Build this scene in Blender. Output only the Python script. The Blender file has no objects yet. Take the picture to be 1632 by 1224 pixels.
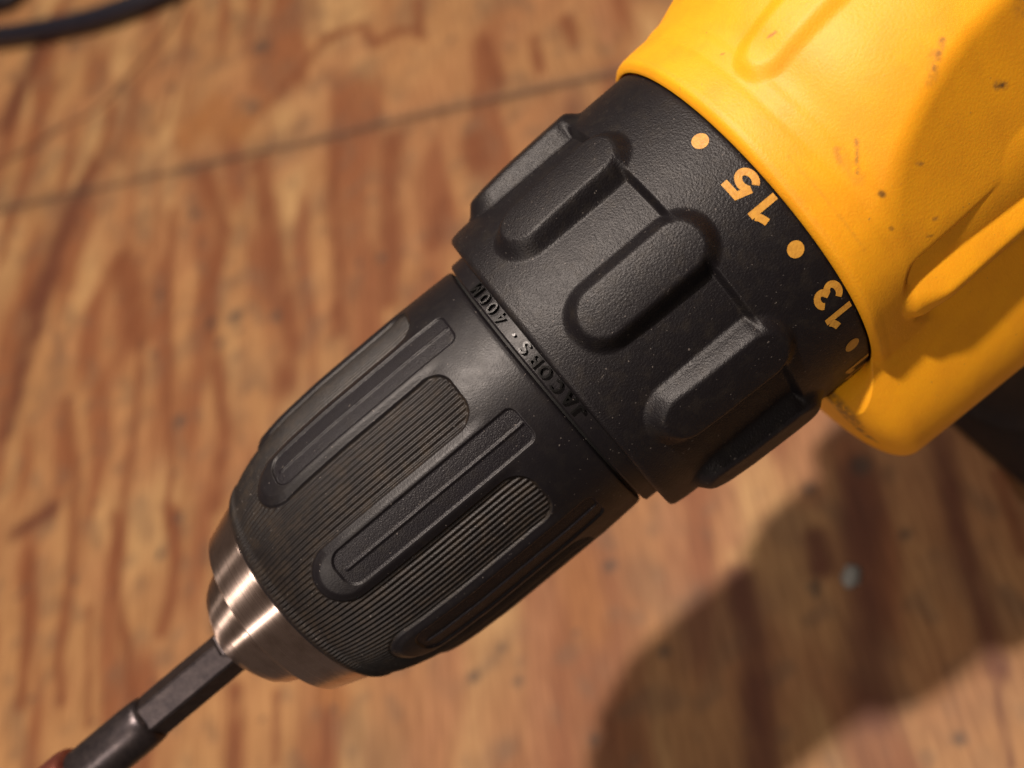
import bpy, math
import numpy as np
from mathutils import Matrix, Vector

# ------------------------------------------------------------------ units
S = 0.00112            # one drawing unit in metres
H = 150.0              # height of the drill axis above the plywood, in units
PHI = 36.0             # the face of the drill turned to the viewer lies 36 degrees off its top
scene = bpy.context.scene
col = scene.collection

# ------------------------------------------------------------------ camera
cam_d = bpy.data.cameras.new('camera')
cam = bpy.data.objects.new('camera', cam_d)
col.objects.link(cam)
cp = Vector((4.722, -81.08, 117.19 + H)) * S
cx_, cy_, cz_ = (0.76523, -0.49194, -0.41524), (0.64086, 0.64327, 0.41894), (0.06102, -0.58669, 0.80751)
cam.matrix_world = Matrix(((cx_[0], cy_[0], cz_[0], cp.x), (cx_[1], cy_[1], cz_[1], cp.y),
                           (cx_[2], cy_[2], cz_[2], cp.z), (0, 0, 0, 1)))
cam_d.sensor_width = 36.0
cam_d.lens = 1550.0 / 1632.0 * 36.0
cam_d.clip_start = 0.01
cam_d.clip_end = 20.0
cam_d.dof.use_dof = True
cam_d.dof.focus_distance = 120.0 * S
cam_d.dof.aperture_fstop = 12.5
scene.camera = cam
scene.render.resolution_x, scene.render.resolution_y = 1024, 768

# ------------------------------------------------------------------ dim room light
world = bpy.data.worlds.new('World')
scene.world = world
world.use_nodes = True
bg = world.node_tree.nodes['Background']
bg.inputs[0].default_value = (1.0, 0.74, 0.60, 1)
bg.inputs[1].default_value = 0.07

# ------------------------------------------------------------------ three bulbs in a row under the ceiling
def bulb(name, x, y, z, watt, radius, colour):
    d = bpy.data.lights.new(name, 'POINT')
    d.energy = watt; d.color = colour; d.shadow_soft_size = radius
    o = bpy.data.objects.new(name, d); col.objects.link(o)
    o.location = (x, y, z + H * S)
WARM = (1.0, 0.85, 0.74)
bulb('ceiling_bulb', -0.04, 0.085, 1.2, 66.0, 0.028, WARM)
bulb('ceiling_bulb', -1.2, -0.80, 1.2, 28.0, 0.015, WARM)
bulb('ceiling_bulb', -0.03, 0.83, 1.2, 15.0, 0.015, WARM)

scene.view_settings.view_transform = 'Standard'
scene.view_settings.look = 'None'
scene.view_settings.gamma = 1.0
scene.view_settings.use_curve_mapping = False
scene.view_settings.exposure = 0.52

# ------------------------------------------------------------------ helpers
def tag(o, label=None, cat=None, kind=None, group=None):
    if label: o['label'] = label
    if cat: o['category'] = cat
    if kind: o['kind'] = kind
    if group: o['group'] = group
    return o

def empty(name, loc):
    o = bpy.data.objects.new(name, None); col.objects.link(o)
    o.empty_display_size = 0.01
    o.location = loc
    return o

def link(name, me, mat, parent=None):
    o = bpy.data.objects.new(name, me); col.objects.link(o)
    if mat is not None and not me.materials: me.materials.append(mat)
    if parent is not None: o.parent = parent
    return o

def mesh(name, verts, faces, normals=None, smooth=True):
    """verts in units relative to the drill axis, faces = (n,4) or list"""
    me = bpy.data.meshes.new(name)
    v = np.asarray(verts, dtype=np.float64) * S
    me.from_pydata(v.tolist(), [], faces.tolist() if isinstance(faces, np.ndarray) else faces)
    if smooth:
        me.polygons.foreach_set('use_smooth', np.ones(len(me.polygons), dtype=bool))
    me.update()
    if normals is not None:
        me.normals_split_custom_set_from_vertices(np.asarray(normals).tolist())
    return me

def sstep(a, b, x):
    u = np.clip((x - a) / (b - a), 0, 1)
    return u * u * (3 - 2 * u)

CP, SP = math.cos(math.radians(PHI)), math.sin(math.radians(PHI))
def polar(t, R, psi):
    """axis position, radius, angle (degrees, 0 = towards the viewer, + = towards lower right)"""
    th = np.radians(np.asarray(psi) + PHI)      # angle from straight up, + to the -Y side
    t = np.asarray(t) + 0 * th; R = np.asarray(R)
    return np.stack([t + 0 * R, -R * np.sin(th), R * np.cos(th)], -1)

def grid_normals(P, closed=True):
    if closed:
        dv = np.roll(P, -1, 1) - np.roll(P, 1, 1)
    else:
        dv = np.gradient(P, axis=1)
    du = np.gradient(P, axis=0)
    n = np.cross(dv, du)
    n /= np.maximum(np.linalg.norm(n, axis=2, keepdims=True), 1e-12)
    return n

def grid_parts(P, label, specs, parent, outward=None, attr=None):
    """P (rows, cols, 3), closed in the column direction; label (rows-1, cols) integer id per face.
    specs: {id: (name, material)}; every id becomes a mesh object with the normals of the whole surface."""
    nr, nc = P.shape[:2]
    N = grid_normals(P)
    r = np.arange(nr - 1)[:, None]; c = np.arange(nc)[None, :]; c1 = (c + 1) % nc
    F = np.stack([r * nc + c, r * nc + c1, (r + 1) * nc + c1, (r + 1) * nc + c], -1)
    cen = P.reshape(-1, 3)[F[nr // 2, 0]].mean(0)
    # orient outwards
    f0 = F[nr // 2, 0]; q = P.reshape(-1, 3)[f0]
    fn = np.cross(q[1] - q[0], q[3] - q[0])
    ref = np.array([0, q[:, 1].mean(), q[:, 2].mean()]) if outward is None else outward
    if fn @ ref < 0: F = F[..., ::-1]
    if N[nr // 2, 0] @ ref < 0: N = -N
    V = P.reshape(-1, 3); NV = N.reshape(-1, 3)
    out = {}
    flat = F.reshape(-1, 4); lab = label.reshape(-1)
    for i, (name, mat) in specs.items():
        f = flat[lab == i]
        if len(f) == 0: continue
        used, inv = np.unique(f, return_inverse=True)
        me = mesh(name, V[used], inv.reshape(f.shape), NV[used])
        if attr is not None:
            ca = me.color_attributes.new('tint', 'FLOAT_COLOR', 'POINT')
            a = attr.reshape(-1, 4)[used]
            ca.data.foreach_set('color', a.astype(np.float32).ravel())
        out[i] = link(name, me, mat, parent)
    return out

def lathe(name, prof, mat, parent, n=160, sharp=True, cap=False):
    """prof: list of (t, R); every segment keeps its own vertices so that profile corners stay crisp"""
    ang = np.arange(n) * 360.0 / n
    V = []; F = []; N = []
    for (t0, r0), (t1, r1) in zip(prof[:-1], prof[1:]):
        b = len(V)
        nt, nr_ = -(r1 - r0), (t1 - t0)
        L = math.hypot(nt, nr_)
        nt, nr_ = nt / L, nr_ / L
        if nr_ < 0 or (abs(nr_) < 1e-6 and nt > 0 and False): nt, nr_ = -nt, -nr_
        p0 = polar(np.full(n, t0), np.full(n, r0), ang); p1 = polar(np.full(n, t1), np.full(n, r1), ang)
        rad = polar(np.zeros(n), np.ones(n), ang)
        nn = rad * nr_; nn[:, 0] = nt
        V += p0.tolist() + p1.tolist(); N += nn.tolist() * 2
        for k in range(n):
            k1 = (k + 1) % n
            F.append((b + k, b + k1, b + n + k1, b + n + k) if t1 > t0 or True else None)
    V = np.array(V); F = np.array(F); N = np.array(N)
    # orient every face along its own normal
    q = V[F]; fn = np.cross(q[:, 1] - q[:, 0], q[:, 3] - q[:, 0])
    flip = (fn * N[F[:, 0]]).sum(1) < 0
    F[flip] = F[flip][:, ::-1]
    return link(name, mesh(name, V, F, N), mat, parent)

def smooth_prof(pts, step=0.25):
    """dense resample of a profile by Catmull-Rom"""
    pts = [np.array(p, float) for p in pts]
    out = []
    for i in range(len(pts) - 1):
        p0 = pts[max(i - 1, 0)]; p1 = pts[i]; p2 = pts[i + 1]; p3 = pts[min(i + 2, len(pts) - 1)]
        m = max(2, int(np.linalg.norm(p2 - p1) / step))
        for k in range(m):
            u = k / m
            out.append(0.5 * ((2 * p1) + (-p0 + p2) * u + (2 * p0 - 5 * p1 + 4 * p2 - p3) * u * u + (-p0 + 3 * p1 - 3 * p2 + p3) * u ** 3))
    out.append(pts[-1])
    return out

# ------------------------------------------------------------------ materials
def new_mat(name):
    m = bpy.data.materials.new(name); m.use_nodes = True
    nt = m.node_tree; b = nt.nodes['Principled BSDF']
    return m, nt, b

def node(nt, kind, **kw):
    n = nt.nodes.new(kind)
    for k, v in kw.items(): setattr(n, k, v)
    return n

def noise(nt, coord, scale, detail=2.0, rough=0.5):
    n = node(nt, 'ShaderNodeTexNoise')
    n.inputs['Scale'].default_value = scale; n.inputs['Detail'].default_value = detail
    n.inputs['Roughness'].default_value = rough
    nt.links.new(coord, n.inputs['Vector'])
    return n.outputs['Fac']

def ramp(nt, fac, lo, hi, c0=(0, 0, 0, 1), c1=(1, 1, 1, 1)):
    r = node(nt, 'ShaderNodeValToRGB')
    r.color_ramp.elements[0].position = lo; r.color_ramp.elements[1].position = hi
    r.color_ramp.elements[0].color = c0; r.color_ramp.elements[1].color = c1
    nt.links.new(fac, r.inputs['Fac'])
    return r.outputs['Color']

def mix(nt, fac, a, b):
    m = node(nt, 'ShaderNodeMix', data_type='RGBA')
    if isinstance(fac, (int, float)): m.inputs['Factor'].default_value = fac
    else: nt.links.new(fac, m.inputs['Factor'])
    for sock, v in ((m.inputs['A'], a), (m.inputs['B'], b)):
        if isinstance(v, tuple): sock.default_value = v
        else: nt.links.new(v, sock)
    return m.outputs['Result']

def bump(nt, b, h, strength, dist):
    n = node(nt, 'ShaderNodeBump')
    n.inputs['Strength'].default_value = strength; n.inputs['Distance'].default_value = dist
    nt.links.new(h, n.inputs['Height']); nt.links.new(n.outputs['Normal'], b.inputs['Normal'])

def plastic_black(name, base, dust, dust_lo, dust_hi, rough, grain=0.5, scale=3300.0):
    m, nt, b = new_mat(name)
    tc = node(nt, 'ShaderNodeTexCoord').outputs['Object']
    d = ramp(nt, noise(nt, tc, 420.0, 6.0, 0.7), dust_lo, dust_hi)
    c = mix(nt, d, base, dust)
    spk = ramp(nt, noise(nt, tc, 2100.0, 1.0, 0.5), 0.745, 0.785)
    c = mix(nt, spk, c, (0.10, 0.088, 0.08, 1))
    nt.links.new(c, b.inputs['Base Color'])
    rr = ramp(nt, noise(nt, tc, 700.0, 3.0), 0.3, 0.7, (rough - .01,) * 3 + (1,), (rough + .05,) * 3 + (1,))
    nt.links.new(rr, b.inputs['Roughness'])
    b.inputs['Specular IOR Level'].default_value = 0.30
    bump(nt, b, noise(nt, tc, scale, 2.0, 0.6), grain, 0.00012)
    return m

M_CLUTCH = plastic_black('black textured plastic', (0.0062, 0.0052, 0.0064, 1), (0.017, 0.014, 0.0115, 1), 0.50, 0.80, 0.43, 0.75)
M_SLEEVE = plastic_black('black smooth plastic', (0.0062, 0.0052, 0.0066, 1), (0.013, 0.011, 0.0100, 1), 0.48, 0.85, 0.42, 0.30)
M_RAIL = plastic_black('black speckled plastic', (0.0075, 0.0064, 0.0086, 1), (0.013, 0.011, 0.0100, 1), 0.50, 0.85, 0.40, 0.8, 4200.0)
M_KNURL = plastic_black('dusty knurled plastic', (0.0085, 0.0066, 0.0062, 1), (0.030, 0.021, 0.0135, 1), 0.45, 0.80, 0.46, 0.45)
M_GRIP = plastic_black('black grip rubber', (0.010, 0.010, 0.013, 1), (0.03, 0.026, 0.022, 1), 0.5, 0.9, 0.6, 0.4)
M_GAP = plastic_black('black core plastic', (0.008, 0.008, 0.008, 1), (0.02, 0.018, 0.015, 1), 0.5, 0.9, 0.6, 0.2)

def ink():
    m, nt, b = new_mat('orange yellow print')
    tc = node(nt, 'ShaderNodeTexCoord').outputs['Object']
    f = ramp(nt, noise(nt, tc, 1500.0, 4.0), 0.25, 0.6)
    nt.links.new(mix(nt, f, (0.40, 0.185, 0.025, 1), (0.53, 0.265, 0.034, 1)), b.inputs['Base Color'])
    b.inputs['Roughness'].default_value = 0.5
    bump(nt, b, noise(nt, tc, 3300.0, 2.0), 0.4, 0.0001)
    return m
M_INK = ink()
M_LETTER = plastic_black('glossy black plastic', (0.004, 0.004, 0.004, 1), (0.012, 0.010, 0.009, 1), 0.5, 0.9, 0.30, 0.15)

def yellow():
    m, nt, b = new_mat('yellow moulded plastic')
    tc = node(nt, 'ShaderNodeTexCoord').outputs['Object']
    at = node(nt, 'ShaderNodeAttribute', attribute_name='tint')
    g = ramp(nt, noise(nt, tc, 160.0, 5.0, 0.6), 0.42, 0.85)
    c = mix(nt, g, (0.80, 0.345, 0.008, 1), (0.68, 0.275, 0.009, 1))
    sp = ramp(nt, noise(nt, tc, 1300.0, 2.0, 0.5), 0.74, 0.80)
    c = mix(nt, sp, c, (0.42, 0.20, 0.03, 1))
    sep = node(nt, 'ShaderNodeSeparateColor'); nt.links.new(at.outputs['Color'], sep.inputs[0])
    br = node(nt, 'ShaderNodeMath', operation='MULTIPLY')
    nt.links.new(ramp(nt, noise(nt, tc, 900.0, 4.0, 0.7), 0.36, 0.56), br.inputs[0]); nt.links.new(sep.outputs[0], br.inputs[1])
    c = mix(nt, br.outputs[0], c, (0.10, 0.055, 0.035, 1))
    c = mix(nt, sep.outputs[1], c, (0.035, 0.025, 0.02, 1))
    nt.links.new(c, b.inputs['Base Color'])
    b.inputs['Roughness'].default_value = 0.52
    b.inputs['Specular IOR Level'].default_value = 0.38
    b.inputs['Subsurface Weight'].default_value = 0.12
    b.inputs['Subsurface Radius'].default_value = (0.0022, 0.0009, 0.0002)
    b.inputs['Subsurface Scale'].default_value = 1.0
    bump(nt, b, noise(nt, tc, 2600.0, 2.0), 0.42, 0.0001)
    return m
M_YELLOW = yellow()

def turned_metal():
    m, nt, b = new_mat('turned steel')
    tc = node(nt, 'ShaderNodeTexCoord').outputs['Object']
    mp = node(nt, 'ShaderNodeMapping'); mp.inputs['Scale'].default_value = (9000, 25, 25)
    nt.links.new(tc, mp.inputs['Vector'])
    n = node(nt, 'ShaderNodeTexNoise'); n.inputs['Scale'].default_value = 1.0; n.inputs['Detail'].default_value = 2.0
    nt.links.new(mp.outputs[0], n.inputs['Vector'])
    st = ramp(nt, noise(nt, tc, 240.0, 5.0, 0.65), 0.45, 0.75)
    nt.links.new(mix(nt, st, (0.58, 0.46, 0.40, 1), (0.38, 0.29, 0.24, 1)), b.inputs['Base Color'])
    b.inputs['Metallic'].default_value = 1.0
    nt.links.new(ramp(nt, n.outputs['Fac'], 0.3, 0.7, (0.26,) * 3 + (1,), (0.31,) * 3 + (1,)), b.inputs['Roughness'])
    b.inputs['Anisotropic'].default_value = 1.0
    b.inputs['Anisotropic Rotation'].default_value = 0.25
    tg = node(nt, 'ShaderNodeTangent', direction_type='RADIAL', axis='X')
    nt.links.new(tg.outputs[0], b.inputs['Tangent'])
    bump(nt, b, n.outputs['Fac'], 0.10, 0.00004)
    return m
M_STEEL = turned_metal()

def dark_steel(name, c0, c1, rough, metal=0.85):
    m, nt, b = new_mat(name)
    tc = node(nt, 'ShaderNodeTexCoord').outputs['Object']
    f = ramp(nt, noise(nt, tc, 500.0, 5.0, 0.7), 0.35, 0.7)
    nt.links.new(mix(nt, f, c0, c1), b.inputs['Base Color'])
    b.inputs['Metallic'].default_value = metal
    b.inputs['Roughness'].default_value = rough
    bump(nt, b, noise(nt, tc, 2500.0, 3.0), 0.25, 0.00008)
    return m
M_BIT = dark_steel('dark oxide steel', (0.045, 0.038, 0.041, 1), (0.085, 0.07, 0.07, 1), 0.38)
M_RED = dark_steel('red anodised collar', (0.16, 0.04, 0.03, 1), (0.24, 0.08, 0.05, 1), 0.35, 0.6)
M_NAIL = dark_steel('dull zinc', (0.17, 0.18, 0.17, 1), (0.30, 0.30, 0.28, 1), 0.55, 0.25)

def cable_mat():
    m, nt, b = new_mat('dark blue black rubber')
    tc = node(nt, 'ShaderNodeTexCoord').outputs['Object']
    f = ramp(nt, noise(nt, tc, 90.0, 4.0), 0.3, 0.8)
    nt.links.new(mix(nt, f, (0.006, 0.006, 0.012, 1), (0.010, 0.009, 0.015, 1)), b.inputs['Base Color'])
    b.inputs['Roughness'].default_value = 0.4
    return m
M_CABLE = cable_mat()

def wood():
    m, nt, b = new_mat('worn plywood')
    at = node(nt, 'ShaderNodeAttribute', attribute_name='tint')
    tc = node(nt, 'ShaderNodeTexCoord').outputs['Object']
    mp = node(nt, 'ShaderNodeMapping', vector_type='TEXTURE')
    mp.inputs['Rotation'].default_value = (0, 0, math.radians(64)); mp.inputs['Scale'].default_value = (1 / 60.0, 1 / 650.0, 1 / 400.0)
    nt.links.new(tc, mp.inputs['Vector'])
    n = node(nt, 'ShaderNodeTexNoise'); n.inputs['Scale'].default_value = 1.0; n.inputs['Detail'].default_value = 4.0
    nt.links.new(mp.outputs[0], n.inputs['Vector'])
    fine = ramp(nt, n.outputs['Fac'], 0.3, 0.75, (0.70, 0.62, 0.55, 1), (1.14, 1.14, 1.12, 1))
    mu = node(nt, 'ShaderNodeMix', data_type='RGBA', blend_type='MULTIPLY'); mu.inputs['Factor'].default_value = 1.0
    nt.links.new(at.outputs['Color'], mu.inputs['A']); nt.links.new(fine, mu.inputs['B'])
    dirt = ramp(nt, noise(nt, tc, 420.0, 4.0, 0.7), 0.66, 0.80)
    c = mix(nt, dirt, mu.outputs['Result'], (0.10, 0.07, 0.05, 1))
    nt.links.new(c, b.inputs['Base Color'])
    b.inputs['Roughness'].default_value = 0.62
    b.inputs['Specular IOR Level'].default_value = 0.3
    bump(nt, b, n.outputs['Fac'], 0.35, 0.0004)
    return m
M_WOOD = wood()

# ================================================================== plywood floor
STROKES=[
('r',7.4,[(-70,322),(-76,277),(-92,259),(-102,237),(-109,209),(-116,185),(-132,158)]),
('r',10.4,[(-46,299),(-56,265),(-64,239),(-68,218),(-74,199),(-85,182)]),
('r',6.7,[(-13,274),(-30,245),(-41,215),(-57,186)]),
('r',10.6,[(7,251),(-11,222),(-19,204),(-33,181)]),
('r',3.6,[(-92,316),(-108,280),(-123,242)]),
('r',4.9,[(-133,259),(-148,224),(-163,199),(-176,169)]),
('r',4.2,[(-122,243),(-134,217),(-142,188),(-150,174),(-154,150)]),
('r',13.6,[(-127,312),(-127,286),(-132,262)]),
('d',14.4,[(-118,390),(-152,358),(-173,333)]),
('d',11.8,[(-162,345),(-188,307),(-209,273)]),
('r',3.9,[(-170,404),(-187,379)]),
('r',5.0,[(-176,261),(-184,218),(-196,186),(-201,175),(-214,150),(-217,134)]),
('d',7.8,[(-218,218),(-199,215)]),
('r',5.9,[(-214,202),(-225,169),(-234,146)]),
('r',3.2,[(-195,160),(-209,118)]),
('r',5.6,[(-172,188),(-183,155),(-185,132),(-189,115)]),
('r',5.6,[(-149,169),(-154,152),(-161,138),(-170,129)]),
('r',7.0,[(-152,89),(-162,67)]),
('r',2.4,[(-138,79),(-148,59)]),
('r',3.1,[(-125,62),(-132,48)]),
('o',8.0,[(-122,67),(-119,62)]),
('p',12.0,[(-82,47),(-92,35),(-105,27)]),
('p',7.7,[(-46,46),(-56,37),(-67,16),(-75,6)]),
('o',10.4,[(-33,45),(-40,28)]),
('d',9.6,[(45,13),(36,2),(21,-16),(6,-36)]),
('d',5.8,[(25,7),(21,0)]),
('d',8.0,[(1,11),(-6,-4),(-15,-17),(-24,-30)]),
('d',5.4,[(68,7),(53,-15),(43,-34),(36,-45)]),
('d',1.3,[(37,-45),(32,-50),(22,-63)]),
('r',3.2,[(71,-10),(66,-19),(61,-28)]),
('p',8.0,[(-1,40),(-13,22)]),
('p',7.9,[(49,38),(33,18)]),
('p',7.2,[(16,37),(8,23)]),
('r',4.8,[(57,313),(46,291)]),
('r',5.2,[(14,338),(30,328),(30,308),(39,307),(46,298)]),
('r',5.0,[(14,338),(2,335),(-22,330),(-39,328)]),
('o',18.8,[(-67,354),(-51,354),(-46,332)]),
('r',2.9,[(-30,437),(-49,412),(-75,376)]),
('k',3.1,[(-24,460),(-46,442),(-65,436),(-93,430),(-109,431),(-128,441),(-149,446),(-176,460)]),
('r',5.6,[(-95,421),(-107,403),(-123,386)]),
('r',2.9,[(-73,425),(-92,396),(-105,376)]),
('d',14.0,[(-119,526),(-130,511),(-156,483)]),
('r',6.8,[(63,259),(55,235)]),
('r',4.1,[(78,241),(70,223)]),
('r',11.0,[(31,218),(27,205)]),
('r',5.1,[(93,237),(87,222)]),
('p',7.5,[(106,228),(98,212)]),
('r',7.3,[(4,201),(-7,188)]),
]
SPOTS=[(-90,231,3.4),(-75,215,2.8),(-131,205,3.3),(-101,238,2.4),(-78,39,2.1),(-67,29,1.7),(-25,39,2.2),(-57,2,1.4),(-13,370,5.0),(-34,336,4.2),(-26,201,2.2),(-84,303,2.6),(-130,247,2.4),(16,-3,1.7),(-147,165,2.1),(48,15,2.8),(18,-52,1.5),(33,19,1.8),(43,-7,1.5),(-116,275,2.8),(-160,157,2.1),(-27,9,2.1),(-63,397,2.3),(-99,502,3.6)]

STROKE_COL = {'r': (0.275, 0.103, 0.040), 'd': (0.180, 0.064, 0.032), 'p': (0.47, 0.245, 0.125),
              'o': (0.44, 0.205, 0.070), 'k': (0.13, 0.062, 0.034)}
rng = np.random.default_rng(7)
TAB = rng.random((64, 64))
def vnoise(x, y, seed=0):
    """smooth value noise on a lattice"""
    x = np.asarray(x) + 17.3 * seed; y = np.asarray(y) + 9.1 * seed
    xi = np.floor(x).astype(int); yi = np.floor(y).astype(int)
    fx = x - xi; fy = y - yi
    fx = fx * fx * (3 - 2 * fx); fy = fy * fy * (3 - 2 * fy)
    g = lambda a, b: TAB[a % 64, b % 64]
    return (g(xi, yi) * (1 - fx) + g(xi + 1, yi) * fx) * (1 - fy) + (g(xi, yi + 1) * (1 - fx) + g(xi + 1, yi + 1) * fx) * fy

def seg_dist(x, y, pts):
    d = np.full(x.shape, 1e9)
    for (ax, ay), (bx, by) in zip(pts[:-1], pts[1:]):
        vx, vy = bx - ax, by - ay
        L2 = vx * vx + vy * vy + 1e-9
        u = np.clip(((x - ax) * vx + (y - ay) * vy) / L2, 0, 1)
        d = np.minimum(d, np.hypot(x - ax - u * vx, y - ay - u * vy))
    return d

SPECKS = [(float(rng.uniform(-260, 200)), float(rng.uniform(-90, 560)), float(rng.uniform(0.7, 1.9))) for k in range(170)]
GA = math.radians(-116.0)
def wood_colour(x, y, upper):
    g = np.cos(GA) * x + np.sin(GA) * y            # along the grain
    q = -np.sin(GA) * x + np.cos(GA) * y           # across the grain
    wob = 9 * vnoise(x / 60, y / 60, 3) + 4 * vnoise(x / 23, y / 23, 4)
    C = np.ones(x.shape + (3,)) * np.array([0.545, 0.325, 0.150])
    def lay(C, m, a, c):
        m = (a * m)[..., None]
        return C * (1 - m) + m * np.array(c)
    C = C * (0.86 + 0.28 * vnoise(x / 45, y / 45, 1)[..., None])
    C = lay(C, sstep(0.5, 0.9, vnoise(q / 14 + wob / 9, g / 60, 5)), 0.75, (0.68, 0.48, 0.24))
    C = lay(C, sstep(0.45, 0.9, vnoise(x / 30, y / 30, 14)), 0.55, (0.47, 0.235, 0.115))          # rosy patches
    C = lay(C, sstep(0.46, 0.80, vnoise(q / 9.5 + wob / 7, g / 60, 2)), 0.85, (0.315, 0.120, 0.050))
    C = lay(C, sstep(0.55, 0.85, vnoise(q / 3.4 + wob / 5, g / 40, 6)), 0.20, (0.36, 0.165, 0.075))
    C = lay(C, sstep(0.55, 0.9, vnoise(x / 13, y / 13, 8)), 0.42, (0.24, 0.15, 0.095))             # grey handling dirt
    C = lay(C, sstep(0.62, 0.9, vnoise(x / 6, y / 6, 15)), 0.42, (0.22, 0.15, 0.10))
    jit = 0.95 + 0.5 * vnoise(x / 14, y / 14, 9)
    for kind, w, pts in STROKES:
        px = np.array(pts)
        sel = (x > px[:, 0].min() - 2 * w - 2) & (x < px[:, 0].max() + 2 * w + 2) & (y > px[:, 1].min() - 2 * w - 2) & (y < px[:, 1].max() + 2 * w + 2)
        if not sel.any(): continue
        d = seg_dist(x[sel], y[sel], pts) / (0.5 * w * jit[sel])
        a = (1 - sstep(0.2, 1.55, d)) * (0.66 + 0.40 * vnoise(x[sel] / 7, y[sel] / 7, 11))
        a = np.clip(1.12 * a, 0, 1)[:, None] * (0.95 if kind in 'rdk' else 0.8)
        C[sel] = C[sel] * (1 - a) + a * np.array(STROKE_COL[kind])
    for sx, sy, r in SPOTS + SPECKS:
        sel = (abs(x - sx) < 3 * r) & (abs(y - sy) < 3 * r)
        if not sel.any(): continue
        d = np.hypot(x[sel] - sx, y[sel] - sy) / (r * jit[sel])
        a = (0.8 * (1 - sstep(0.3, 1.25, d)))[:, None]
        C[sel] = C[sel] * (1 - a) + a * np.array([0.10, 0.082, 0.07])
    return C * np.array([0.555, 0.500, 0.440])

floor = tag(empty('plywood_floor', (0, 0, 0)), 'worn streaky plywood floor under the drill', 'floor', 'structure')
EU = np.array([math.cos(math.radians(-40.13)), math.sin(math.radians(-40.13))])
EV = np.array([-0.6445, -0.7646])
def sheet(u0, u1, v0, v1, upper):
    us = np.arange(u0, u1 + .1, 1.5); vs = np.arange(v0, v1 + .1, 1.5)
    U, Vv = np.meshgrid(us, vs, indexing='ij')
    edge = np.exp(-abs(Vv) / 2.0)
    Vj = Vv + edge * 1.2 * (vnoise(U / 6, U * 0 + (3 if upper else 5), 1) - 0.5) + edge * 2.5 * (vnoise(U / 40, U * 0, 2) - 0.5)
    X = U * EU[0] + Vj * EV[0]; Y = 269.46 + U * EU[1] + Vj * EV[1]
    C = wood_colour(X, Y, upper)
    e = (np.exp(-abs(Vv) / 3.0) * (0.60 + 0.4 * vnoise(U / 16, U * 0 + 2, 4)))[..., None]
    C = C * (1 - e) + e * np.array([0.075, 0.048, 0.032])
    Z = -0.25 * edge + 0.12 * (vnoise(X / 8, Y / 8, 12) - .5)
    P = np.stack([X, Y, Z], -1)
    a, b = P.shape[:2]
    idx = np.arange(a * b).reshape(a, b)
    F = np.stack([idx[:-1, :-1], idx[1:, :-1], idx[1:, 1:], idx[:-1, 1:]], -1).reshape(-1, 4)
    V = P.reshape(-1, 3); q = V[F[0]]
    if np.cross(q[1] - q[0], q[3] - q[0])[2] < 0: F = F[:, ::-1]
    # skirt: the sheet's own thickness
    ring = np.concatenate([idx[:, 0], idx[-1, 1:], idx[-2::-1, -1], idx[0, -2:0:-1]])
    low = V[ring] + np.array([0, 0, -14.0])
    nb = len(V); m = len(ring)
    F2 = np.array([(ring[k], ring[(k + 1) % m], nb + (k + 1) % m, nb + k) for k in range(m)])
    if F[0][0] != idx[0, 0]: pass
    V2 = np.concatenate([V, low]); F = np.concatenate([F, F2])
    me = mesh('plywood_sheet', V2, F)
    C4 = np.ones((len(V2), 4)); C4[:nb, :3] = C.reshape(-1, 3); C4[nb:, :3] = (0.2, 0.13, 0.08)
    ca = me.color_attributes.new('tint', 'FLOAT_COLOR', 'POINT')
    ca.data.foreach_set('color', C4.astype(np.float32).ravel())
    return link('plywood_sheet', me, M_WOOD, floor)
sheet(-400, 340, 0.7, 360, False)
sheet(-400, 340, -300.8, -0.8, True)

# ================================================================== cordless drill
AX = Vector((0, 0, H * S))
drill = tag(empty('cordless_drill', (95 * S, 0, 0)),
            'yellow and black cordless drill standing over the plywood with a keyless chuck', 'drill')
_link = link
def link(name, me, mat, parent=None):
    o = _link(name, me, mat, parent)
    if parent is not None and parent.type == 'EMPTY' and parent.name.startswith(('cordless', 'screwdriver')):
        o.location = AX - parent.location
    return o

# ---- chuck sleeve: eight sunk knurled pads between eight lands with an inset rail
SP_T = [-45.9, -45.3, -44.5, -43.4, -42.0, -40.0, -37.5, -35.0, -32.0, -25.0, -10.0, -4.0, -0.9, -0.35, -0.2]
SP_R = [16.9, 17.75, 18.45, 19.05, 19.65, 20.25, 20.85, 21.30, 21.65, 21.95, 21.90, 21.65, 21.50, 21.35, 21.1]
rows = np.unique(np.concatenate([np.linspace(-45.9, -42, 22), np.linspace(-42, -33, 72), np.linspace(-33, -12, 60),
                                 np.linspace(-12, -3, 72), np.linspace(-3, -0.2, 16)]))
NC = 1056
psi = np.arange(NC) * 360.0 / NC + 3.4 - 22.5
T, PS = np.meshgrid(rows, psi, indexing='ij')
st_ = np.arange(-46.5, 0.5, 0.05); sr_ = np.interp(st_, SP_T, SP_R)
gk = np.exp(-(np.arange(-60, 61) / 28.0) ** 2); gk /= gk.sum()
ss_ = np.convolve(np.pad(sr_, 60, 'edge'), gk, 'valid')
wt_ = sstep(-44.5, -42.5, st_) * sstep(-1.5, -3.5, st_)
R0 = np.interp(T, st_, sr_ * (1 - wt_) + ss_ * wt_)
cell = np.floor((PS - 3.4 + 22.5) / 45.0)
dl = PS - (3.4 + 45 * cell)                       # from the land's centre line
xl = np.radians(dl) * 21.8
dp = np.where(dl > 0, dl - 22.5, dl + 22.5)       # from the pad's centre line
xp = np.radians(dp) * 21.8
# land outline (a long tongue with a round front end)
front_c = -34.6
def tongue(half):
    return np.where(T > front_c, abs(xl) - half, np.hypot(xl, T - front_c) - half)
land_d = tongue(4.15)
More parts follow.
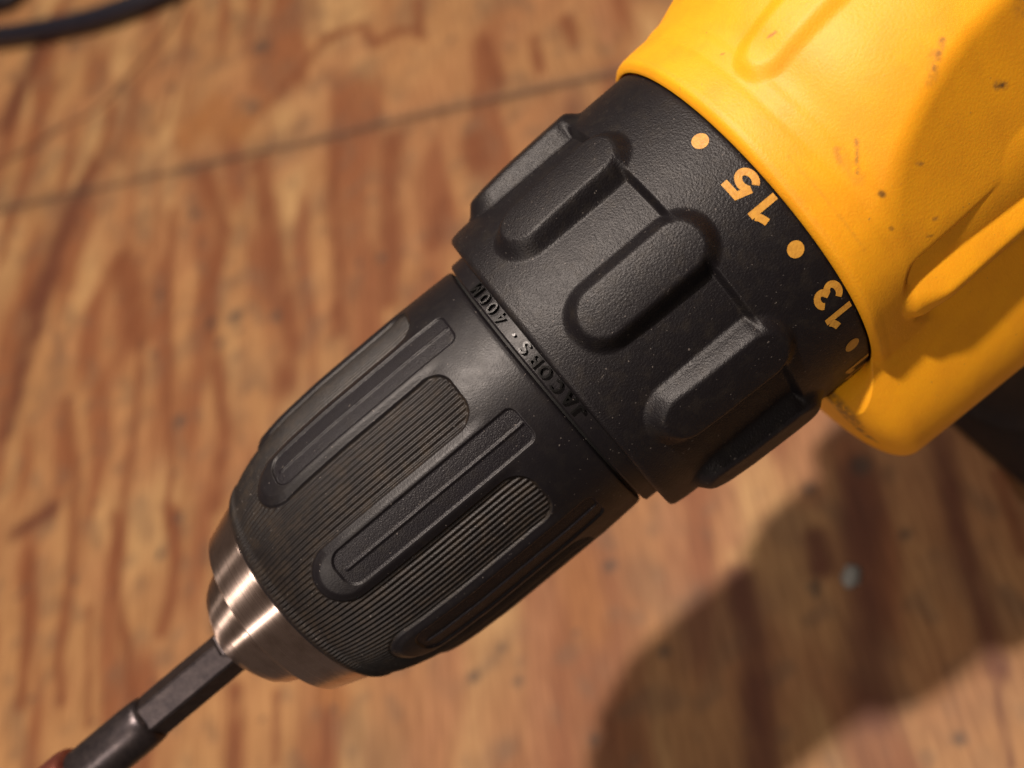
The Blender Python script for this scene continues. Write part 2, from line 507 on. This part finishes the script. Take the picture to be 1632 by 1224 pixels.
# pad outline (rounded box open towards the front)
rc = 3.0
qx = abs(xp) - (4.35 - rc); qt = T - (-8.5 - rc)
pad_d = np.where(qt > 0, np.hypot(np.maximum(qx, 0), np.maximum(qt, 0)) - rc, abs(xp) - 4.35)
pad_d = np.maximum(pad_d, -land_d - 0.0)
open_ = sstep(-33.0, -35.5, T)
inside = np.maximum(1 - sstep(-0.20, 0.06, pad_d), open_ * sstep(-0.1, 0.35, land_d))
slope = (1 - (1 - sstep(2.9, 4.4, abs(xl)))) * sstep(-7.0, -13.0, T)
nose_slope = open_ * sstep(-1.25, 0.1, land_d)
drop = 0.42 * np.maximum(slope, nose_slope) + 0.38 * inside
drop = drop * sstep(-45.9, -43.5, T) 
# inset rail
ins = np.maximum(np.maximum(abs(xl) - 2.75, T - (-4.4)), -35.2 - T)
cr = np.hypot(np.maximum(abs(xl) - 1.55, 0), np.maximum(T + 5.6, 0)) - 1.2
ins = np.where((T > -5.6) & (abs(xl) > 1.55), cr, ins)
crf = np.hypot(np.maximum(abs(xl) - 0.75, 0), np.minimum(T + 33.2, 0)) - 2.0
ins = np.where((T < -33.2) & (abs(xl) > 0.75), crf, ins)
inset = 1 - sstep(-0.24, 0.0, ins)
ridge = (1 - sstep(0.10, 0.30, abs(xl - 0.05))) * sstep(-34.4, -33.6, T) * (1 - sstep(-5.0, -4.5, T))
# fine ribs of the knurl
kn = 0.5 + 0.5 * np.cos(np.radians(PS - 3.4) * 176)
kmask = (1 - sstep(-0.45, -0.15, pad_d)) * (1 - open_) + open_ * sstep(0.2, 0.7, land_d) * sstep(-45.5, -44.3, T)
R = R0 - drop - 0.26 * inset + 0.22 * ridge * 1.0 + kmask * 0.24 * (kn ** 1.3 - 0.45)
P = polar(T, R, PS)
lab = np.zeros((len(rows) - 1, NC), int)
cellf = (cell[:-1].astype(int)) % 8
padm = (pad_d[:-1] < -0.05) & (T[:-1] > -35.0)
padid = np.where(dl[:-1] > 0, cellf, (cellf + 7) % 8)
lab[padm] = 10 + padid[padm]
insm = ins[:-1] < -0.12
lab[insm] = 20 + cellf[insm]
sleeve_specs = {0: ('chuck_sleeve', M_SLEEVE)}
rimm = (kmask[:-1] > 0.02) & (lab == 0)
lab[rimm] = 9
sl = grid_parts(P, lab, sleeve_specs, drill)[0]
grid_parts(P, lab, {9: ('knurled_rim', M_KNURL)}, sl)
grid_parts(P, lab, {10 + i: ('knurled_pad', M_KNURL) for i in range(8)}, sl)
grid_parts(P, lab, {20 + i: ('grip_rail', M_RAIL) for i in range(8)}, sl)
# core seen in the thin gap behind the sleeve, and the front lip
lathe('chuck_core', [(-46.0, 16.0), (-45.0, 20.6 - 3.6), (-0.6, 20.6), (3.0, 20.6)], M_GAP, drill, 96)

# ---- steel nose
nose = lathe('chuck_nose', [(-44.5, 17.05), (-46.3, 16.75), (-51.9, 14.75), (-52.15, 14.5), (-52.5, 10.6)], M_STEEL, drill, 200)
prof = [(-52.2, 11.75), (-54.6, 10.85), (-57.0, 9.75), (-58.2, 8.9), (-59.6, 7.0), (-60.7, 5.2), (-61.1, 4.2), (-60.0, 3.9), (-52.0, 3.9)]
lathe('nose_tip', prof, M_STEEL, drill, 200)
def jaw(ang):
    V = []
    for t, r0, r1, w in ((-52.0, 2.9, 3.85, 1.6), (-61.6, 2.9, 4.3, 1.55), (-62.3, 2.95, 3.7, 1.3)):
        for rr, ww in ((r0, w * .6), (r0, -w * .6), (r1, -w), (r1, w)):
            a_ = ang + math.degrees(ww / rr)
            V.append(polar(np.array([t]), np.array([rr]), np.array([a_]))[0])
    F = []
    for k in range(2):
        for j in range(4):
            F.append((4 * k + j, 4 * k + (j + 1) % 4, 4 * k + 4 + (j + 1) % 4, 4 * k + 4 + j))
    F += [(0, 1, 2, 3), (8, 9, 10, 11)]
    link('chuck_jaw', mesh('chuck_jaw', V, F, smooth=False), M_BIT, drill)
for ang in (-22, 98, 218): jaw(ang)

# ---- collar with the raised maker's lettering
collar = lathe('chuck_collar', [(0.15, 21.0), (0.22, 21.75), (0.45, 22.0), (2.9, 22.05)], M_SLEEVE, drill, 200)

def arc(cx, cy, rx, ry, a0, a1, n=14):
    return [(cx + rx * math.cos(math.radians(a0 + (a1 - a0) * k / n)), cy + ry * math.sin(math.radians(a0 + (a1 - a0) * k / n))) for k in range(n + 1)]
GLYPH = {
    '1': [[(0.44, 0.0), (0.44, 1.0)], [(-0.04, 0.70), (0.08, 0.73), (0.22, 0.79), (0.335, 0.88)]],
    '5': [[(0.80, 0.90), (0.30, 0.90), (0.20, 0.53)] + arc(0.43, 0.34, 0.27, 0.235, 132, -155, 22)],
    '3': [arc(0.40, 0.705, 0.225, 0.190, 160, -66, 18) + arc(0.40, 0.305, 0.255, 0.200, 62, -160, 20)],
    'J': [[(0.62, 1.0), (0.62, 0.34)] + arc(0.36, 0.33, 0.26, 0.25, 0, -180, 12)],
    'A': [[(0.05, 0.0), (0.40, 0.92), (0.75, 0.0)], [(0.24, 0.34), (0.56, 0.34)]],
    'C': [arc(0.46, 0.5, 0.36, 0.42, 45, 315, 20)],
    'O': [arc(0.44, 0.5, 0.36, 0.42, 0, 360, 24)],
    'B': [[(0.14, 0.0), (0.14, 1.0)], [(0.22, 0.91), (0.42, 0.91)] + arc(0.42, 0.72, 0.2, 0.19, 80, -80, 8) + [(0.24, 0.53)],
          [(0.44, 0.47)] + arc(0.46, 0.29, 0.22, 0.2, 70, -80, 8) + [(0.22, 0.09)]],
    'S': [arc(0.42, 0.72, 0.25, 0.20, 30, 250, 14) + arc(0.42, 0.28, 0.27, 0.20, 70, -150, 14)],
    '4': [[(0.72, 0.28), (0.10, 0.28), (0.52, 0.98)], [(0.54, 0.84), (0.54, 0.0)]],
    '0': [arc(0.40, 0.5, 0.28, 0.43, 0, 360, 22)],
    'M': [[(0.10, 0.0), (0.14, 0.95), (0.45, 0.30), (0.76, 0.95), (0.80, 0.0)]],
    '.': [arc(0.2, 0.5, 0.05, 0.05, 0, 300, 6)],
}
def resample(pts, step, closed):
    out = [np.array(pts[0], float)]
    for p, q in zip(pts[:-1], pts[1:]):
        p = np.array(p, float); q = np.array(q, float)
        m = max(1, int(np.linalg.norm(q - p) / step))
        for k in range(1, m + 1): out.append(p + (q - p) * k / m)
    return np.array(out)
def glyph_mesh(name, ch, psi_c, t_base, height, w, R, raise_, width_scale=1.0, wall=True):
    """letters read towards decreasing angle, their tops point at the bit"""
    V = []; F = []
    for si, pts in enumerate(GLYPH[ch]):
        closed = np.hypot(pts[0][0] - pts[-1][0], pts[0][1] - pts[-1][1]) < 1e-6
        p = resample([(a * width_scale, b) for a, b in pts], 0.06, closed)
        if closed: p = p[:-1]
        m = len(p)
        if closed: tan = np.roll(p, -1, 0) - np.roll(p, 1, 0)
        else:
            tan = np.gradient(p, axis=0)
        tan /= np.maximum(np.linalg.norm(tan, axis=1, keepdims=True), 1e-9)
        nrm = np.stack([-tan[:, 1], tan[:, 0]], 1)
        # keep the stroke width at corners
        for k in range(m):
            a_, b_ = p[k] - p[(k - 1) % m], p[(k + 1) % m] - p[k]
            if (0 < k < m - 1) or closed:
                la, lb = np.linalg.norm(a_), np.linalg.norm(b_)
                if la > 1e-9 and lb > 1e-9:
                    c = np.clip(a_ @ b_ / la / lb, -1, 1)
                    nrm[k] *= min(1.35, 1 / max(math.sqrt((1 + c) / 2), 0.3))
        Lp = p + nrm * w / 2; Rp = p - nrm * w / 2
        b0 = len(V)
        rt = R + raise_ + 0.012 * si
        def put(q, rr):
            return polar(t_base - q[:, 1] * height, np.full(len(q), rr), psi_c - np.degrees((q[:, 0] - 0.42 * width_scale) * height / R))
        rowsv = [put(Lp, rt), put(Rp, rt)]
        if wall: rowsv += [put(Lp, R - 0.05), put(Rp, R - 0.05)]
        for rv in rowsv: V += rv.tolist()
        mm = m if closed else m - 1
        for k in range(mm):
            k1 = (k + 1) % m
            F.append((b0 + k, b0 + k1, b0 + m + k1, b0 + m + k))
            if wall:
                F.append((b0 + k, b0 + 2 * m + k, b0 + 2 * m + k1, b0 + k1))
                F.append((b0 + m + k, b0 + m + k1, b0 + 3 * m + k1, b0 + 3 * m + k))
        if wall and not closed:
            for k in (0, m - 1):
                F.append((b0 + k, b0 + m + k, b0 + 3 * m + k, b0 + 2 * m + k))
    me = mesh(name, V, F, smooth=False)
    import bmesh
    bm = bmesh.new(); bm.from_mesh(me); bmesh.ops.recalc_face_normals(bm, faces=bm.faces)
    # open print strips: turn them outwards
    if not wall:
        for f in bm.faces:
            c = f.calc_center_median()
            if f.normal.dot(Vector((0, c.y, c.z))) < 0: f.normal_flip()
    bm.to_mesh(me); bm.free()
    return me
for ch, ps_ in (('J', 11.6), ('A', 6.6), ('C', 1.0), ('O', -4.6), ('B', -9.6), ('S', -14.8), ('.', -21.5),
                ('4', -28.4), ('0', -33.4), ('0', -38.6), ('M', -44.0)):
    link('raised_letter', glyph_mesh('raised_letter', ch, ps_, 2.30, 1.72, 0.15, 22.0, 0.52), M_LETTER, collar)

# ---- clutch ring: ten grip ribs, a step, and the printed scale
rows = np.unique(np.concatenate([np.linspace(2.35, 3.4, 8), np.linspace(3.4, 10, 60), np.linspace(10, 22, 40),
                                 np.linspace(22, 29.5, 70), np.linspace(29.5, 36.4, 24)]))
NC = 900
psi = np.arange(NC) * 360.0 / NC - 24.2
T, PS = np.meshgrid(rows, psi, indexing='ij')
base = np.interp(T, [2.35, 2.45, 2.75, 3.2, 5.0, 12, 23.6], [21.6, 24.35, 24.75, 24.95, 25.15, 25.40, 25.40])
ring = np.interp(T, [20, 28.0, 30, 35.3, 35.9, 36.4], [26.6, 26.62, 26.64, 26.64, 26.5, 25.6])
base = base + (ring - base) * sstep(24.1, 25.1, T)
ri = np.floor((PS + 24.2) / 36.0)
xr = np.radians(PS - (-6.2 + 36 * ri)) * 27.2
seg = np.clip(T, 11.35, 22.9)
rib_d = np.hypot(xr, T - seg) - 5.0                       # pill from t = 6.3 to 27.9
top = np.interp(T, [6, 8, 11, 15, 22, 28], [26.3, 26.9, 27.35, 27.65, 27.85, 27.95])
top = top + 0.16 * (1 - (xr / 5.0) ** 2)
mk = 1 - sstep(-2.2, 0.3, rib_d)
R = base + np.maximum(top - base, 0) * mk
# moulded in front-edge rounding
P = polar(T, R, PS)
lab = np.zeros((len(rows) - 1, NC), int)
rm = rib_d[:-1] < -0.05
lab[rm] = 1 + (ri[:-1].astype(int) % 10)[rm]
clutch = grid_parts(P, lab, {0: ('clutch_ring', M_CLUTCH)}, drill)[0]
grid_parts(P, lab, {1 + i: ('grip_rib', M_CLUTCH) for i in range(10)}, clutch)
RR = 26.66
def numeral(ch, ps_, wsc=1.0, w=0.24):
    link('printed_numeral', glyph_mesh('printed_numeral', ch, ps_, 35.45, 3.8, w, RR, 0.03, wsc, wall=False), M_INK, clutch)
numeral('1', -0.7); numeral('5', -8.3, 1.16)
numeral('1', 36.2); numeral('3', 29.0, 1.16)
numeral('1', 71.5); numeral('1', 64.2)
def dot(ps_):
    n = 20
    V = [polar(np.array([33.45]), np.array([RR + .03]), np.array([ps_]))[0]]
    for k in range(n):
        a_ = 2 * math.pi * k / n
        V.append(polar(np.array([33.45 + 1.06 * math.cos(a_)]), np.array([RR + .03]), np.array([ps_ + math.degrees(1.06 * math.sin(a_) / RR)]))[0])
    F = [(0, 1 + k, 1 + (k + 1) % n) for k in range(n)]
    q = np.array(V)[list(F[0])]
    if np.cross(q[1] - q[0], q[2] - q[0]) @ np.array([0, q[0][1], q[0][2]]) < 0: F = [f[::-1] for f in F]
    link('printed_dot', mesh('printed_dot', V, F), M_INK, clutch)
for ps_ in (-24.6, 13.0, 50.8): dot(ps_)

# ---- yellow housing
NTH = 720
thd = np.arange(NTH) * 360.0 / NTH - 180.0           # angle from straight up, + to the viewer's lower right
at_ = abs(thd)
t0 = 35.75 - 6.4 * sstep(102, 122, at_)
srow = np.concatenate([np.linspace(0, 3, 12, endpoint=False), np.linspace(3, 12, 50, endpoint=False), np.linspace(12, 36, 90, endpoint=False), np.linspace(36, 110, 40)])
SR, TH = np.meshgrid(srow, thd, indexing='ij')
T = t0[None, :] + SR * (1 + (146 - 110 - t0[None, :]) / 110.0 * (SR / 110.0))
AT = abs(TH)
tt_ = np.arange(28.0, 150.0, 0.1)
ra_ = np.interp(tt_, [29, 35.75, 36.1, 36.5, 37.2, 41.0, 43.5, 45.2, 47.2, 49.5, 53, 60, 70, 100, 128, 138, 144, 146], [26.85, 26.85, 27.6, 28.0, 28.25, 28.35, 28.6, 29.0, 30.0, 30.8, 31.6, 32.5, 33.0, 34, 33.5, 31, 26, 20])
gk = np.exp(-(np.arange(-30, 31) / 13.0) ** 2); gk /= gk.sum()
rs_ = np.convolve(np.pad(ra_, 30, 'edge'), gk, 'valid')
wt_ = sstep(36.5, 39.0, tt_)
RA = np.interp(T, tt_, ra_ * (1 - wt_) + rs_ * wt_)
# soften the kinks of the profile
p1 = np.interp(T, [29, 36, 40, 44, 50, 55, 61, 80, 146], [28.6, 28.6, 28.1, 27.65, 27.4, 26.95, 26.5, 26.1, 26.1])
p2 = np.interp(T, [29, 36, 38, 44, 50, 55, 61, 80, 146], [28.0, 27.8, 27.4, 26.95, 26.75, 26.5, 26.3, 26.1, 26.1])
cosc = lambda d: np.maximum(np.cos(np.radians(np.clip(d, -75, 75))), 0.2)
# section of the side behind the front: flat upper panel, hollow, rib, hollow, flare
sec_a = np.arange(60, 121, 0.25)
sec = np.interp(sec_a, [60, 70, 73, 75.5, 77.5, 82, 88.5, 91.5, 94.5, 98, 103, 108, 120], [0, 0, 0, -1.4, -1.9, -0.3, 2.2, 2.2, 0.6, -0.7, -0.8, 0, 0])
gk = np.exp(-(np.arange(-8, 9) / 3.6) ** 2); gk /= gk.sum()
sec = np.convolve(sec, gk, 'same')
plain1 = p1 / cosc(AT - 70.0); plain2 = p2 / cosc(AT - 90.0)
hh = np.clip(0.5 + 0.5 * (plain2 - plain1) / 1.6, 0, 1)
RB = plain2 * (1 - hh) + plain1 * hh - 1.6 * hh * (1 - hh) + 0.2
u = AT
rfx = sstep(0, 1, (T - (40.6 + 0.012 * (u - 87) ** 2)) / 2.6)
RB = RB + np.interp(u, sec_a, sec, left=0, right=0) * rfx
def smin(a_, b_, k):
    h = np.clip(0.5 + 0.5 * (b_ - a_) / k, 0, 1)
    return b_ * (1 - h) + a_ * h - k * h * (1 - h)
def smax(a_, b_, k): return -smin(-a_, -b_, k)
RAB = smin(RA, RB, 0.9)
RAB = np.maximum(RAB, np.minimum(26.85, RA))
rc_tab = np.interp(AT, [92, 100, 105, 111, 116, 122, 129, 136, 143, 151, 162, 172, 180],
                   [15, 24.5, 27.4, 30.6, 34.0, 38.4, 42.6, 44.6, 44.0, 41.6, 38.8, 37.6, 37.3])
ker = np.ones(13) / 13
rc1 = rc_tab[0]; rc1 = np.convolve(np.concatenate([rc1[-12:], rc1, rc1[:12]]), ker, 'same')[12:-12]
RC = np.broadcast_to(rc1, T.shape)
uu = np.clip((T - 29.35) / 6.5, 0, 1)
back = np.interp(T, [29, 120, 138, 146], [1, 1, 0.86, 0.5])
RC = np.where(RC > 26.85, 26.85 + (RC * back - 26.85) * np.sqrt(np.maximum(1 - (1 - uu) ** 2, 0)), RC * back)
R = smax(RAB, RC, 1.4)
R[0] = np.maximum(R[0], 26.85)
# pill rib on the top
xs_ = np.radians(TH - 7.0) * 30.5
sg = np.clip(T, 45.4, 105)
pd = np.hypot(xs_, T - sg) - 3.9
R = R + 0.95 * (1 - sstep(-2.3, 0.2, pd))
# faint moulding line behind the front lip
R = R - 0.09 * np.exp(-((T - 41.2 - 0.03 * np.maximum(TH - 20, 0)) / 0.7) ** 2) * (AT < 75) * sstep(75, 60, AT)
R = R + 0.12 * np.exp(-((T - 42.9 - 0.03 * np.maximum(TH - 20, 0)) / 0.8) ** 2) * sstep(75, 60, AT)
# inner lip row first
Tin = np.concatenate([T[:1] + 4.0, T[:1] + 0.15, T]); Rin = np.concatenate([np.full((1, NTH), 26.80), np.full((1, NTH), 26.80), R])
Rin[1] = np.minimum(Rin[1], R[0]) 
THin = np.concatenate([TH[:1], TH[:1], TH])
P = polar(Tin, Rin, THin - PHI)
# scuffs and dirt
tint = np.zeros(P.shape[:2] + (4,)); tint[..., 3] = 1
def mark(pts, w, ch, amp):
    ax = np.radians(THin) * 29.0
    d = seg_dist(Tin, ax, [(a_, math.radians(b_) * 29.0) for a_, b_ in pts])
    tint[..., ch] = np.maximum(tint[..., ch], 0.78 * amp * (1 - sstep(0.25, 1.0, d / w)))
mark([(44.4, 50.3), (44.5, 50.9)], 0.55, 1, 0.95)
mark([(43.5, 36.0), (43.0, 38.5)], 0.6, 0, 0.45); mark([(45.7, 37.2), (43.6, 43.2)], 0.35, 0, 0.7); mark([(43.5, 37.0), (43.4, 44.5)], 1.2, 0, 0.22)
mark([(43.4, 59.2), (43.5, 59.8)], 0.4, 1, 0.6)
mark([(62.0, 48.2), (62.8, 49.6)], 0.75, 0, 1.0); mark([(62.2, 48.6), (62.6, 49.2)], 0.4, 1, 0.9)
mark([(58.6, 32.6), (56.0, 36.0)], 0.45, 0, 0.85); mark([(57, 34.0), (55, 37.5)], 1.0, 0, 0.35)
mark([(67.5, 37.5), (69.5, 39.0)], 1.6, 0, 0.35)
mark([(49.5, 50), (50.0, 51)], 0.35, 0, 0.7); mark([(48.6, 66), (48.9, 66.5)], 0.4, 0, 0.7); mark([(47.0, 69.0), (47.6, 70.0)], 0.3, 1, 0.5)
mark([(42.4, -2), (42.6, -1.5)], 0.25, 1, 0.6); mark([(46.5, 6.5), (47.3, 7.2)], 0.25, 0, 0.8)
mark([(29.6, 116), (29.9, 122)], 1.0, 0, 0.9); mark([(29.9, 124), (30.8, 127)], 0.8, 0, 0.9)
mark([(39.0, 30), (39.5, 60)], 0.3, 0, 0.16); mark([(37.2, -50), (36.6, 100)], 0.3, 0, 0.12)
lab = np.zeros((P.shape[0] - 1, NTH), int)
pdm = np.concatenate([np.full((2, NTH), 9.0), pd])[:-1]
lab[(pdm < 0.0)] = 1
sidem = np.concatenate([np.zeros((2, NTH)), rfx * ((AT > 78) & (AT < 104))])[:-1] > 0.25
thf = np.broadcast_to(thd, sidem.shape)
lab[sidem & (thf > 0)] = 2; lab[sidem & (thf < 0)] = 3
housing = grid_parts(P, lab, {0: ('housing', M_YELLOW)}, drill, attr=tint)[0]
grid_parts(P, lab, {1: ('housing_rib', M_YELLOW), 2: ('housing_rib', M_YELLOW), 3: ('housing_rib', M_YELLOW)}, housing, attr=tint)

# ---- pistol grip, trigger, battery pack
def loft(name, sections, mat, parent, n=48, power=2.6):
    """sections: (z, t centre, half length, half width)"""
    V = []; F = []
    a_ = np.arange(n) * 2 * math.pi / n
    ca, sa = np.cos(a_), np.sin(a_)
    sx = np.sign(ca) * abs(ca) ** (2 / power); sy = np.sign(sa) * abs(sa) ** (2 / power)
    for z, tc_, hl, hw in sections:
        V += np.stack([tc_ + hl * sx, hw * sy, np.full(n, z)], 1).tolist()
    m = len(sections)
    for k in range(m - 1):
        for j in range(n):
            j1 = (j + 1) % n
            F.append((k * n + j, (k + 1) * n + j, (k + 1) * n + j1, k * n + j1))
    F.append(tuple(range(n - 1, -1, -1)) if sections[0][0] < sections[-1][0] else tuple(range(n)))
    F.append(tuple((m - 1) * n + j for j in range(n)) if sections[0][0] < sections[-1][0] else tuple((m - 1) * n + j for j in range(n - 1, -1, -1)))
    me = mesh(name, V, F)
    return link(name, me, mat, parent)
loft('grip', smooth_prof([(-22, 84, 25, 22), (-34, 84, 25, 22), (-46, 83, 23, 21), (-60, 83, 21.5, 20), (-84, 86, 20.5, 18.5), (-104, 91, 22, 19.5), (-113, 93, 26, 23)], 3.0), M_GRIP, drill)
loft('trigger', smooth_prof([(-38, 62, 7, 8), (-50, 62, 7, 8), (-60, 63, 7, 7.5), (-68, 65, 6, 6)], 2.0), M_GAP, drill, 32)
loft('battery_pack', [(-112.5, 114, 38, 33), (-114, 114, 41, 36), (-118, 114, 42, 37.5), (-146, 114, 42, 37.5), (-149, 114, 40.5, 36), (-150, 114, 38, 34)], M_GRIP, drill, 64, 5.0)

# ================================================================== driver bit held in the chuck
BO = 0.35
bit = tag(empty('screwdriver_bit', (-60 * S, 0, H * S)), 'dark steel hex-shank driver bit held in the chuck, with a red collar', 'drill bit')
def ring_solid(name, prof, mat, n, rot=0.0, smooth=True, parent=bit):
    """closed solid from (t, R) rings, shifted a little off the chuck axis"""
    V = []; F = []
    off = polar(np.array([0.0]), np.array([BO]), np.array([75.0]))[0]
    ang = rot + np.arange(n) * 360.0 / n
    for t, r in prof:
        V += (polar(np.full(n, t), np.full(n, r), ang) + off).tolist()
    m = len(prof)
    for k in range(m - 1):
        for j in range(n):
            j1 = (j + 1) % n
            F.append((k * n + j, k * n + j1, (k + 1) * n + j1, (k + 1) * n + j))
    F.append(tuple(range(n - 1, -1, -1))); F.append(tuple((m - 1) * n + j for j in range(n)))
    me = mesh(name, V, F, smooth=smooth)
    import bmesh
    bm = bmesh.new(); bm.from_mesh(me); bmesh.ops.recalc_face_normals(bm, faces=bm.faces); bm.to_mesh(me); bm.free()
    return link(name, me, mat, parent)
# hexagonal shank: rounded corners
def hex_ring(t, r, rot, bev=0.07):
    out = []
    for k in range(6):
        c = rot + 60 * k
        for s_ in (-1, 1):
            p = polar(np.array([t]), np.array([r]), np.array([c]))[0]; q = polar(np.array([t]), np.array([r]), np.array([c + s_ * 60]))[0]
            out.append(p + (q - p) * bev)
    return out
off = polar(np.array([0.0]), np.array([BO]), np.array([75.0]))[0]
V = []; F = []
hx = [(-54.0, 3.62), (-77.6, 3.62), (-79.0, 3.15)]
for t, r in hx: V += [v + off for v in hex_ring(t, r, -38.0)]
for k in range(2):
    for j in range(12):
        F.append((k * 12 + j, k * 12 + (j + 1) % 12, (k + 1) * 12 + (j + 1) % 12, (k + 1) * 12 + j))
F += [tuple(range(11, -1, -1)), tuple(24 + j for j in range(12))]
me = mesh('hex_shank', V, F, smooth=False)
import bmesh
bm = bmesh.new(); bm.from_mesh(me); bmesh.ops.recalc_face_normals(bm, faces=bm.faces); bm.to_mesh(me); bm.free()
link('hex_shank', me, M_BIT, bit)
ring_solid('round_body', [(-77.9, 3.3), (-78.6, 3.75), (-79.6, 3.85), (-81, 3.95), (-92.0, 3.95), (-92.6, 3.75)], M_BIT, 48)
ring_solid('red_collar', [(-92.2, 4.3), (-92.8, 4.9), (-93.8, 5.15), (-101, 5.15), (-102, 4.8)], M_RED, 48)
ring_solid('bit_tip', [(-101.5, 3.4), (-112, 3.2), (-118, 2.2), (-124, 0.8)], M_BIT, 24)

# ================================================================== cable on the floor, nail head
def tube(name, pts, r, mat, n=16):
    pts = [np.array(p, float) for p in smooth_prof(pts, 5.0)]
    V = []; F = []
    up = np.array([0, 0, 1.0])
    for i, p in enumerate(pts):
        d = pts[min(i + 1, len(pts) - 1)] - pts[max(i - 1, 0)]; d /= np.linalg.norm(d)
        s_ = np.cross(d, up); s_ /= np.linalg.norm(s_); w_ = np.cross(s_, d)
        for k in range(n):
            a_ = 2 * math.pi * k / n
            V.append(p + r * (math.cos(a_) * s_ + math.sin(a_) * w_))
    for i in range(len(pts) - 1):
        for k in range(n):
            k1 = (k + 1) % n
            F.append((i * n + k, i * n + k1, (i + 1) * n + k1, (i + 1) * n + k))
    F.append(tuple(range(n - 1, -1, -1))); F.append(tuple((len(pts) - 1) * n + k for k in range(n)))
    me = mesh(name, V, F)
    b_ = bmesh.new(); b_.from_mesh(me); bmesh.ops.recalc_face_normals(b_, faces=b_.faces); b_.to_mesh(me); b_.free()
    return _link(name, me, mat)
cz = 6.4
c = tube('power_cable', [(20, 446, cz), (-20, 455, cz), (-43, 467, cz), (-64, 482, cz), (-86, 502, cz), (-112, 530, cz), (-136, 559, cz), (-158, 588, cz),
                         (-168, 612, cz), (-160, 626, cz), (-140, 612, cz), (-124, 594, cz), (-112, 590, cz), (-90, 600, cz)], 6.2, M_CABLE)
tag(c, 'dark blue-black cable lying across the plywood beyond the drill', 'cable')

nv = []; nf = []
nr_, na_ = 7, 18
for i in range(nr_):
    u_ = i / (nr_ - 1)
    for k in range(na_):
        a_ = 2 * math.pi * k / na_
        wob_ = 1 + 0.16 * math.sin(2 * a_ + 0.6) + 0.08 * math.sin(5 * a_ + 2)
        r_ = 2.7 * math.sin(u_ * math.pi / 2 * 0.98 + 0.02) * wob_
        z_ = 1.7 * math.cos(u_ * math.pi / 2) + 0.18 * math.sin(3 * a_ + 4 * u_)
        nv.append((25.2 + r_ * math.cos(a_) * 1.05, -6.8 + r_ * math.sin(a_) * 1.1, max(z_, 0.0) + 0.1))
for i in range(nr_ - 1):
    for k in range(na_):
        k1 = (k + 1) % na_
        nf.append((i * na_ + k, i * na_ + k1, (i + 1) * na_ + k1, (i + 1) * na_ + k))
nf.append(tuple(range(na_)))
me = mesh('nail_head', nv, nf)
bm = bmesh.new(); bm.from_mesh(me); bmesh.ops.recalc_face_normals(bm, faces=bm.faces); bm.to_mesh(me); bm.free()
tag(_link('nail_head', me, M_NAIL), 'small grey nail head on the plywood in the drill\'s shadow', 'nail')
